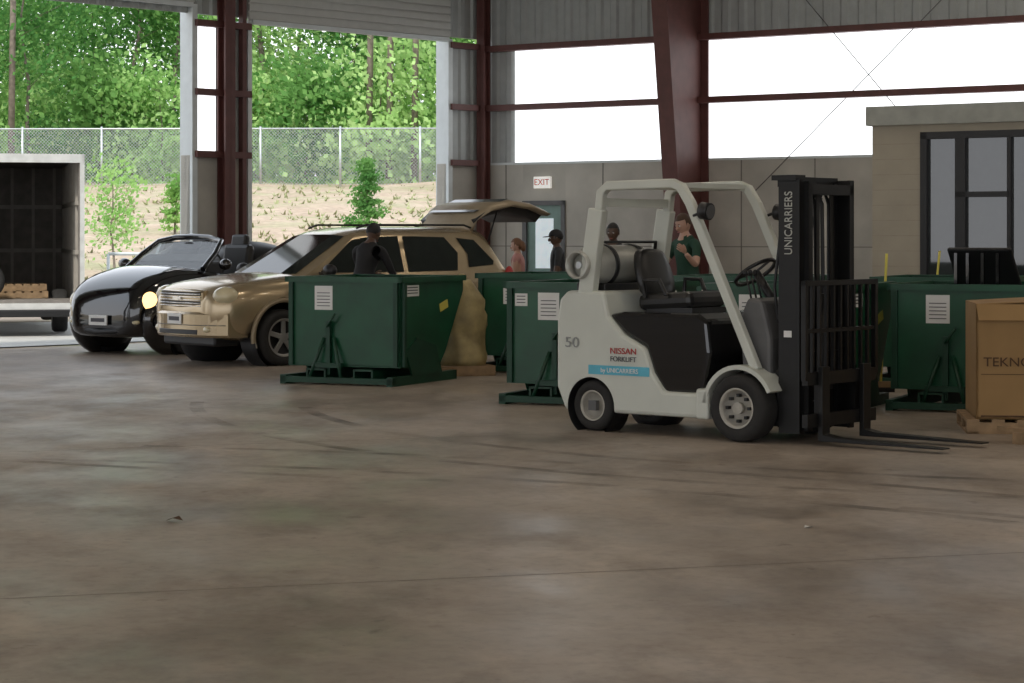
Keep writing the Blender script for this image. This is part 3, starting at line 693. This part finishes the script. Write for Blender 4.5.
multibox('load_backrest', [((cx+.01, -.53, .5), (cx+.05, -.49, 1.26)), ((cx+.01, .49, .5), (cx+.05, .53, 1.26)), ((cx+.01, -.53, 1.22), (cx+.05, .53, 1.26)), ((cx+.01, -.5, .86), (cx+.04, .5, .89))]
         + [((cx+.015, y-.012, .5), (cx+.04, y+.012, 1.24)) for y in (-.40, -.30, -.2, -.1, 0, .1, .2, .30, .40)], m_mast, FK)
for s in (-1, 1):
    prism('fork', [(cx+.05, .03), (cx+.05, .60), (cx+.09, .60), (cx+.09, .085), (cx+.2, .065), (cx+1.12, .04), (cx+1.12, .03)], s*.30-.055, s*.30+.055, m_mast, FK, .004)

# ------------------------------------------------------------------ box truck (outside)
TR = E('box_truck', (-9.22, 34.93, 0), math.radians(14))
w, h0, h1_, dp = 2.35, .52, 2.90, 5.5
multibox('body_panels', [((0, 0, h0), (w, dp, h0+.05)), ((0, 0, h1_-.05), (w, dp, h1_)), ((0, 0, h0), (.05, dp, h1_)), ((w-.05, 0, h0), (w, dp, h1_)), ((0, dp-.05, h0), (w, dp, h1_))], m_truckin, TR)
multibox('outer_skin', [((-.02, .02, h0), (0, dp, h1_)), ((w, .02, h0), (w+.02, dp, h1_)), ((-.02, .02, h1_), (w+.02, dp, h1_+.02))], m_truckw, TR)
multibox('rear_frame', [((-.04, -.04, h0-.08), (.03, .02, h1_+.02)), ((w-.03, -.04, h0-.08), (w+.04, .02, h1_+.02)), ((-.04, -.04, h1_-.12), (w+.04, .02, h1_+.02)), ((-.04, -.04, h0-.1), (w+.04, .02, h0))], m_truckw, TR)
sl = []
for k in range(9):
    y = .3+k*.6; sl += [((.05, y, h0+.05), (.09, y+.07, h1_-.05)), ((w-.09, y, h0+.05), (w-.05, y+.07, h1_-.05))]
for z in (1.3, 2.1): sl += [((.05, .1, z), (.1, dp-.1, z+.07)), ((w-.1, .1, z), (w-.05, dp-.1, z+.07)), ((.1, dp-.1, z), (w-.1, dp-.05, z+.07))]
for k in range(6): sl.append(((.2+k*.38, dp-.11, h0), (.25+k*.38, dp-.05, h1_)))
multibox('interior_slats', sl, m_trucks, TR)
bb('rear_bumper', (.1, -.1, .3), (w-.1, .05, .42), m_black, TR, .02)
bb('chassis', (.5, .1, .3), (w-.5, dp+1.5, .52), m_black, TR)
for y in (1.3, dp+1.2):
    for x in (.3, w-.3): wheel(TR, (0, 0, 0), .36, .25, 1, m_grey, 0, .6).matrix_local = Matrix.Translation((x, y, .36)) @ Matrix.Rotation(math.pi/2, 4, 'Z')
box('cab', (w/2, dp+1.1, 1.2), (2.0, 1.8, 1.5), m_truckw, TR, b=.15)
lathe_y('spare_tyre', [(.15, -.08), (.26, -.08), (.29, -.05), (.29, .05), (.26, .08), (.15, .08)], (.86, .5, .875), m_rubber, TR)
PT = E('cargo_pallet', (.9, .9, .575), 0, TR); pallet(PT, .95, .9); PT2 = E('cargo_pallet_upper', (.93, .92, .692), .05, TR); pallet(PT2, .9, .9)

RL = E('pipe_railing', (-7.45, 40.6, 0))
for z in (.85, 1.27): cyl('rail', (0, 0, z), (1.6, .5, z), .03, m_trim, RL, seg=10)
for k in range(4): cyl('post', (k*.53, k*.166, 0), (k*.53, k*.166, 1.27), .03, m_trim, RL, seg=10)

# ------------------------------------------------------------------ outdoors
def gz(y):
    if y < 42: return 0.
    t = (y-42)/42.
    return 3.6*(t*t*(3-2*t)) if t < .5 else 1.8+3.6*(t-.5) if t < 1 else 3.6+(y-84)*.03
V = []; F = []
xs = [-90+3*i for i in range(61)]; ys = [-30+3.*i for i in range(70)]
for y in ys:
    for x in xs: V.append((x, y, gz(y)-.03+(.14*math.sin(x*.7+y*.3)*math.sin(y*.5) if y > 48 else 0)))
n = len(xs)
for j in range(len(ys)-1):
    for i in range(n-1): F.append((j*n+i, j*n+i+1, (j+1)*n+i+1, (j+1)*n+i))
mk('ground', V, F, m_hill, smooth=True)
mk('apron', [(-14, 25, -.012), (-1, 38.6, -.012), (-5, 43, -.012), (-24, 34, -.012)], [(0, 1, 2, 3)], m_apron)
rd = random.Random(5); V = []; F = []
for i in range(1100):
    y = rd.uniform(46, 83); x = -y*rd.uniform(.02, .26)
    if (abs(x+4.05) < 1.2 or abs(x+9.5) < 1.2) and abs(y-62) < 1.4: continue
    z = gz(y)-.05
    for b in range(4):
        a = rd.uniform(0, 3.14); hh = rd.uniform(.06, .20); ww = rd.uniform(.03, .07); dx = rd.uniform(-.15, .15); n = len(V)
        V += [(x-ww*math.cos(a), y-ww*math.sin(a), z), (x+ww*math.cos(a), y+ww*math.sin(a), z), (x+dx, y+rd.uniform(-.2, .2), z+hh)]; F.append((n, n+1, n+2))
mk('grass_tufts', V, F, M('grass_tuft', (.28, .30, .15), .9, var=.35, scale=.4))
FN = E('chain_link_fence', (0, 84, 3.55))
def fy(x): return -.03*(x+10)
X0, X1, HF = -34., 8., 2.15
V = []; F = []
def quad(a, b, wd):
    a = Vector(a); b = Vector(b); d = (b-a).normalized(); nn = Vector((-d.z, 0, d.x))*wd
    i = len(V); V.extend([a-nn, b-nn, b+nn, a+nn]); F.append((i, i+1, i+2, i+3))
x = X0
while x < X1:
    quad((x, fy(x), 0), (x+HF, fy(x+HF), HF), .006); quad((x+HF, fy(x+HF), 0), (x, fy(x), HF), .006); x += .13
mk('wire_mesh', V, F, m_steel, FN)
x = X0; k = 0
while x <= X1:
    cyl(f'post_{k}', (x, fy(x), -.3), (x, fy(x), HF+.08), .045, m_steel, FN, seg=8); x += 3.05; k += 1
cyl('top_rail', (X0, fy(X0), HF), (X1, fy(X1), HF), .03, m_steel, FN, seg=8)

def tree_mesh(name, seed, h, tr, nleaf, c0, cr, lm, lsz=(.18, .36), conical=False, ncl=26):
    rd = random.Random(seed); V = []; F = []; mi = []
    def seg(p, q, r0, r1, s=7):
        p = Vector(p); q = Vector(q); d = (q-p).normalized(); a = d.orthogonal().normalized(); b = d.cross(a); n = len(V)
        for c, r in ((p, r0), (q, r1)):
            for i in range(s): t = 2*math.pi*i/s; V.append(c+(a*math.cos(t)+b*math.sin(t))*r)
        for i in range(s): F.append((n+i, n+(i+1) % s, n+s+(i+1) % s, n+s+i)); mi.append(0)
    pts = [Vector((0, 0, 0))]; N = 7
    for i in range(1, N+1): pts.append(Vector((pts[-1].x+rd.uniform(-.02, .02)*h, pts[-1].y+rd.uniform(-.02, .02)*h, h*i/N*.92)))
    for i in range(N): seg(pts[i], pts[i+1], tr*(1-i/N*.8), tr*(1-(i+1)/N*.8))
    cl = []
    for i in range(ncl):
        f = rd.uniform(c0, 1.); z = h*f; ax = pts[min(N, int(f*N))]
        R = cr*(1.05-f) if conical else cr*math.sin(math.pi*min(1, max(.12, (f-c0)/(1-c0)*.85+.12)))
        a = rd.uniform(0, 6.283); rr = R*rd.uniform(.3, 1)
        c = Vector((ax.x+rr*math.cos(a), ax.y+rr*math.sin(a), z)); cl.append(c)
        seg(Vector((ax.x, ax.y, max(0, z-rr*.5))), c, tr*.16, tr*.05, 5)
    for i in range(nleaf):
        c = cl[i % ncl]; s = cr*(.22 if conical else .36)
        p = c+Vector((rd.gauss(0, s), rd.gauss(0, s), rd.gauss(0, s*(.3 if conical else .65))))
        if p.z < .05: p.z = .1
        d = Vector((rd.gauss(0, 1), rd.gauss(0, 1), rd.gauss(0, 1))).normalized(); e = d.orthogonal().normalized(); g = d.cross(e); q = rd.uniform(*lsz)
        n = len(V); V.extend([p-e*q*.5, p+g*q*.32, p+e*q*.5, p-g*q*.32]); F.append((n, n+1, n+2, n+3)); mi.append(1)
    me = bpy.data.meshes.new(name); me.from_pydata([tuple(v) for v in V], [], F); me.materials.append(m_bark); me.materials.append(lm)
    me.polygons.foreach_set('material_index', mi); me.update(); return me
FO = E('forest', (0, 0, 0))
tm = [tree_mesh('tree_a', 1, 15, .15, 5000, .12, 3.4, m_leaf1), tree_mesh('tree_b', 2, 18, .16, 5000, .18, 3.2, m_leaf2),
      tree_mesh('tree_c', 3, 13, .13, 4600, .08, 3.0, m_leafd), tree_mesh('tree_d', 4, 5, .05, 3000, .05, 2.4, m_leaf2), tree_mesh('tree_e', 6, 4, .05, 3000, .05, 2.4, m_leafd)]
rd = random.Random(11)
for row, (yy, stp) in enumerate(((89.5, 2.2), (95, 3.0), (102, 3.2), (110, 3.4), (120, 3.6))):
    x = -36 - row*3
    while x < 6:
        k = rd.choice([3, 4, 3, 2] if row == 0 else [0, 1, 2, 2, 3])
        o = bpy.data.objects.new('tree', tm[k]); sc.collection.objects.link(o); o.parent = FO
        px, py = x+rd.uniform(-1, 1), yy+rd.uniform(-1.0, 1.5)
        o.location = (px, py, gz(py)-.1); o.rotation_euler[2] = rd.uniform(0, 6.28); s = rd.uniform(.8, 1.15); o.scale = (s, s, s)
        x += stp*rd.uniform(.8, 1.2)
for k, x in enumerate((-21.3, -19.9, -5.7, -4.9, -3.9)):
    cyl(f'pine_trunk_{k}', (x, 87.3, 3.3), (x+.2, 87.3, 18), .14, m_bark, FO, r2=.1, seg=10)
def plant(name, mesh, x, y):
    P = E(name, (x, y, gz(y)-.03)); o = bpy.data.objects.new('foliage', mesh); sc.collection.objects.link(o); o.parent = P; return P
plant('sapling_tree', tree_mesh('sapling', 8, 2.7, .035, 1000, .25, .75, m_leaf2, (.07, .16), ncl=22), -9.75, 54)
plant('conical_evergreen', tree_mesh('evergreen', 9, 2.1, .05, 3200, .05, .6, m_leafd, (.06, .14), True, 80), -4.05, 62)
plant('young_shrub', tree_mesh('shrub', 10, 1.9, .04, 1200, .1, .55, m_leaf1, (.08, .16), True, 24), -9.5, 62)

LF = E('dry_leaf', (-1.9, 12.32, .004))
mk('blade', [(-.04, 0, 0), (0, -.03, .02), (.06, -.01, .004), (.03, .04, .025), (-.03, .035, .005)], [(0, 1, 3, 4), (1, 2, 3)], m_cardt, LF)
SC = E('paper_scrap', (1.6, 12.05, .003)); mk('paper', [(0, 0, 0), (.05, 0, .01), (.05, .03, 0), (.01, .04, .008)], [(0, 1, 2, 3)], m_label, SC)

# ------------------------------------------------------------------ people
m_eye = M('eye_white', (.7, .7, .7), .3); m_iris = M('iris', (.03, .02, .015), .2); m_lip = M('lip', (.35, .12, .1), .5)
def skin_obj(name, pts, edges, rad, root, parent, sub=2):
    bm = bmesh.new(); L = bm.verts.layers.skin.verify(); vs = []
    for i, p in enumerate(pts):
        v = bm.verts.new(p); r = rad[i]; r = r if isinstance(r, tuple) else (r, r); v[L].radius = r; v[L].use_root = (i == root); vs.append(v)
    for a, b in edges: bm.edges.new((vs[a], vs[b]))
    me = bpy.data.meshes.new(name); bm.to_mesh(me); bm.free()
    o = bpy.data.objects.new(name, me); sc.collection.objects.link(o)
    s = o.modifiers.new('k', 'SKIN'); s.use_smooth_shade = True
    u = o.modifiers.new('u', 'SUBSURF'); u.levels = sub; u.render_levels = sub
    bake(o); o.parent = parent
    for p in o.data.polygons: p.use_smooth = True
    return o
def person(name, loc, rz, H, skin, shirt, pants, hair, lean=0., arms=None, headturn=0., headdown=0., female=False, cap=None, sleeve=.6, longhair=False):
    k = H/1.75; P = E(name, (*loc, 0), rz)
    R = Matrix.Rotation(lean, 3, 'Y'); piv = Vector((0, 0, .95))
    def up(p): return (piv+R @ (Vector(p)-piv))
    sw_ = .175 if female else .195
    J = {'pelvis': Vector((0, 0, .95)), 'waist': up((0, 0, 1.10)), 'chest': up((0, 0, 1.30)), 'neckb': up((0, 0, 1.45)), 'neck': up((.01, 0, 1.52)), 'skull': up((.02, 0, 1.60))}
    if arms is None: arms = (((.02, .06, -.29), (.08, .05, -.56)), ((.02, -.06, -.29), (.08, -.05, -.56)))
    for s, nm in ((1, 'L'), (-1, 'R')):
        sh = up((0, s*sw_, 1.40)); ar = arms[0 if s > 0 else 1]
        J['sh'+nm] = sh; J['el'+nm] = sh+Vector(ar[0]); J['wr'+nm] = sh+Vector(ar[1])
        J['hip'+nm] = Vector((0, s*.10, .90)); J['kn'+nm] = Vector((.03, s*.11, .50)); J['an'+nm] = Vector((0, s*.12, .09)); J['to'+nm] = Vector((.16, s*.14, .035))
    names = list(J); idx = {n: i for i, n in enumerate(names)}
    rad = {'pelvis': (.13, .16), 'waist': (.11, .135), 'chest': (.125, .165), 'neckb': (.075, .09), 'neck': .055, 'skull': .05}
    for nm in 'LR':
        rad.update({'sh'+nm: .062, 'el'+nm: .043, 'wr'+nm: .029, 'hip'+nm: .095, 'kn'+nm: .06, 'an'+nm: .043, 'to'+nm: .035})
    ed = [('pelvis', 'waist'), ('waist', 'chest'), ('chest', 'neckb'), ('neckb', 'neck'), ('neck', 'skull')]
    for nm in 'LR': ed += [('neckb', 'sh'+nm), ('sh'+nm, 'el'+nm), ('el'+nm, 'wr'+nm), ('pelvis', 'hip'+nm), ('hip'+nm, 'kn'+nm), ('kn'+nm, 'an'+nm), ('an'+nm, 'to'+nm)]
    o = skin_obj('body', [J[n]*k for n in names], [(idx[a], idx[b]) for a, b in ed], [tuple(x*k for x in (rad[n] if isinstance(rad[n], tuple) else (rad[n], rad[n]))) for n in names], 0, P)
    for mm in (skin, shirt, pants, m_black): o.data.materials.append(mm)
    def near(p):
        best = None
        for a, b in ed:
            A = J[a]*k; B = J[b]*k; d = B-A; t = max(0, min(1, (p-A).dot(d)/d.dot(d))); q = (p-A-d*t).length
            if best is None or q < best[0]: best = (q, a, b, t)
        return best
    for pl in o.data.polygons:
        q, a, b, t = near(pl.center)
        if b.startswith('to') or (b.startswith('an') and t > .93): m = 3
        elif b[:2] in ('hi', 'kn', 'an'): m = 2
        elif b[:2] == 'el': m = 1 if t < sleeve else 0
        elif b[:2] == 'wr': m = 0 if sleeve <= 1 else 1
        elif b in ('neck', 'skull'): m = 0
        elif a == 'pelvis' and t < .3: m = 2
        else: m = 1
        if b == 'neck' and t < .3: m = 1
        pl.material_index = m
    HD = E('head', tuple((up((.025, 0, 1.635)))*k), 0, P); HD.rotation_euler = (0, lean*.5+headdown, headturn); HD.scale = (k, k, k)
    def hf(v):
        x, y, z = v
        if z < 0: y *= 1-.32*(-z)**1.3; x = x*(1-.22*(-z))+.12*(-z)
        if x < 0: x *= 1.08
        return (x, y, z)
    ell('skull', (0, 0, 0), (.095, .076, .118), skin, HD, 28, 20, f=hf)
    ell('nose', (.10, 0, -.018), (.02, .013, .024), skin, HD, 12, 8)
    ell('mouth', (.092, 0, -.062), (.01, .024, .007), m_lip, HD, 12, 8)
    for s in (-1, 1):
        ell('eye', (.082, s*.03, .008), (.012, .013, .009), m_eye, HD, 12, 8); ell('iris', (.091, s*.03, .008), (.005, .006, .006), m_iris, HD, 8, 6)
        ell('brow', (.089, s*.031, .028), (.008, .018, .004), hair, HD, 8, 6); ell('ear', (-.005, s*.078, -.005), (.018, .010, .030), skin, HD, 12, 8)
    hr = ell('hair', (-.006, 0, .012), (.103, .084, .120), hair, HD, 28, 20, f=hf)
    bm = bmesh.new(); bm.from_mesh(hr.data)
    bmesh.ops.delete(bm, geom=[v for v in bm.verts if (v.co.x > .03 and v.co.z < .045) or (v.co.z < -.045 and not longhair) or (v.co.z < -.02 and v.co.x > -.02)], context='VERTS')
    bm.to_mesh(hr.data); bm.free()
    if longhair:
        ell('hair_bun', (-.10, 0, -.03), (.05, .06, .09), hair, HD, 16, 12)
    if cap:
        cp = ell('cap_crown', (-.004, 0, .035), (.108, .088, .098), cap, HD, 24, 16)
        bm = bmesh.new(); bm.from_mesh(cp.data); bmesh.ops.delete(bm, geom=[v for v in bm.verts if v.co.z < -.005], context='VERTS'); bm.to_mesh(cp.data); bm.free()
        ell('cap_brim', (.12, 0, .034), (.075, .07, .008), cap, HD, 20, 8)
    for s, nm in ((1, 'L'), (-1, 'R')):
        wv = J['wr'+nm]*k; d = (J['wr'+nm]-J['el'+nm]).normalized(); side = d.cross(Vector((0, s, 0.001))).normalized()
        pn = d.cross(side).normalized()
        pts = [wv, wv+d*.05*k]; rads = [.024*k, .026*k]; eds = [(0, 1)]
        for i, (off, ln) in enumerate(((-.030, .062), (-.010, .074), (.010, .080), (.030, .070))):
            a = wv+(d*.088+side*off)*k; b_ = a+(d*ln*.5+pn*.008)*k; c = b_+(d*ln*.42+pn*.025)*k
            n0 = len(pts); pts += [a, b_, c]; rads += [.010*k, .009*k, .0075*k]; eds += [(1, n0), (n0, n0+1), (n0+1, n0+2)]
        a = wv+(d*.03+side*.032)*k; b_ = a+(d*.03+side*.022+pn*.01)*k; c = b_+(d*.03+side*.006+pn*.012)*k
        n0 = len(pts); pts += [a, b_, c]; rads += [.013*k, .011*k, .009*k]; eds += [(1, n0), (n0, n0+1), (n0+1, n0+2)]
        hd = skin_obj('hand_'+nm, pts, eds, rads, 1, P, 1); hd.data.materials.append(skin)
    return P
sk1 = M('skin_light', (.50, .30, .22), .5, var=.05); sk2 = M('skin_dark', (.10, .055, .035), .45, var=.05)
sh_g = M('shirt_dark_green', (.012, .05, .03), .8); sh_k = M('shirt_charcoal', (.03, .033, .038), .8); sh_p = M('top_pink', (.45, .22, .20), .8)
sh_n = M('shirt_black', (.01, .01, .012), .8); jean = M('denim', (.03, .045, .09), .8); khaki = M('khaki', (.18, .15, .1), .8)
h_br = M('hair_brown', (.06, .03, .015), .6); h_bk = M('hair_black', (.008, .007, .007), .6); h_bl = M('hair_auburn', (.16, .075, .035), .6)
capm = M('cap_black', (.01, .01, .012), .7)
work = (((.14, .04, -.24), (.36, .0, -.36)), ((.14, -.04, -.24), (.36, .0, -.38)))
person('man', (2.19, 27.3), math.radians(215), 1.87, sk1, sh_g, khaki, h_br, lean=.08, arms=(((.10, .10, -.24), (.30, .16, -.10)), ((.14, -.04, -.24), (.36, .0, -.34))), headdown=.3)
person('man', (1.32, 28.4), math.radians(250), 1.76, sk2, sh_k, jean, h_bk, lean=.05, headdown=.1)
person('man', (.64, 30.9), math.radians(185), 1.68, sk2, sh_k, jean, h_bk, cap=capm, arms=(((.05, .06, -.28), (.25, .02, -.42)), ((.05, -.06, -.28), (.25, -.02, -.42))), headdown=.1)
person('woman', (.09, 32.4), math.radians(165), 1.56, sk1, sh_p, jean, h_bl, female=True, longhair=True, sleeve=.1, headdown=.2)
person('man', (-1.84, 26.9), math.radians(60), 1.80, sk2, sh_n, jean, h_bk, lean=.35, arms=(((.18, .05, -.22), (.42, .0, -.28)), ((.12, -.06, -.25), (.34, -.0, -.36))), headdown=.2, sleeve=1.5)

# ------------------------------------------------------------------ light / world / camera
w_ = bpy.data.worlds.new('sky'); sc.world = w_; w_.use_nodes = True
nt = w_.node_tree; bg = nt.nodes['Background']
tc = nt.nodes.new('ShaderNodeTexCoord'); sp = nt.nodes.new('ShaderNodeSeparateXYZ'); rp = nt.nodes.new('ShaderNodeValToRGB')
rp.color_ramp.elements[0].position = .0; rp.color_ramp.elements[0].color = (.94, .96, 1, 1); rp.color_ramp.elements[1].color = (.76, .86, 1, 1)
nt.links.new(tc.outputs['Generated'], sp.inputs[0]); nt.links.new(sp.outputs['Z'], rp.inputs['Fac']); nt.links.new(rp.outputs['Color'], bg.inputs['Color'])
bg.inputs['Strength'].default_value = 1.9
sl_ = bpy.data.lights.new('sun', 'SUN'); sl_.energy = 3.2; sl_.angle = .05; sl_.color = (1, .95, .86)
so = bpy.data.objects.new('sun', sl_); sc.collection.objects.link(so); so.rotation_euler = (math.radians(35), math.radians(-20), 0)

cam = bpy.data.cameras.new('camera'); co = bpy.data.objects.new('camera', cam); sc.collection.objects.link(co)
co.location = (0, 0, 1.6); co.rotation_euler = (math.pi/2, 0, 0)
cam.sensor_width = 36; cam.lens = 2200/1024*36; cam.shift_y = -105.5/1024; cam.clip_end = 500
sc.camera = co
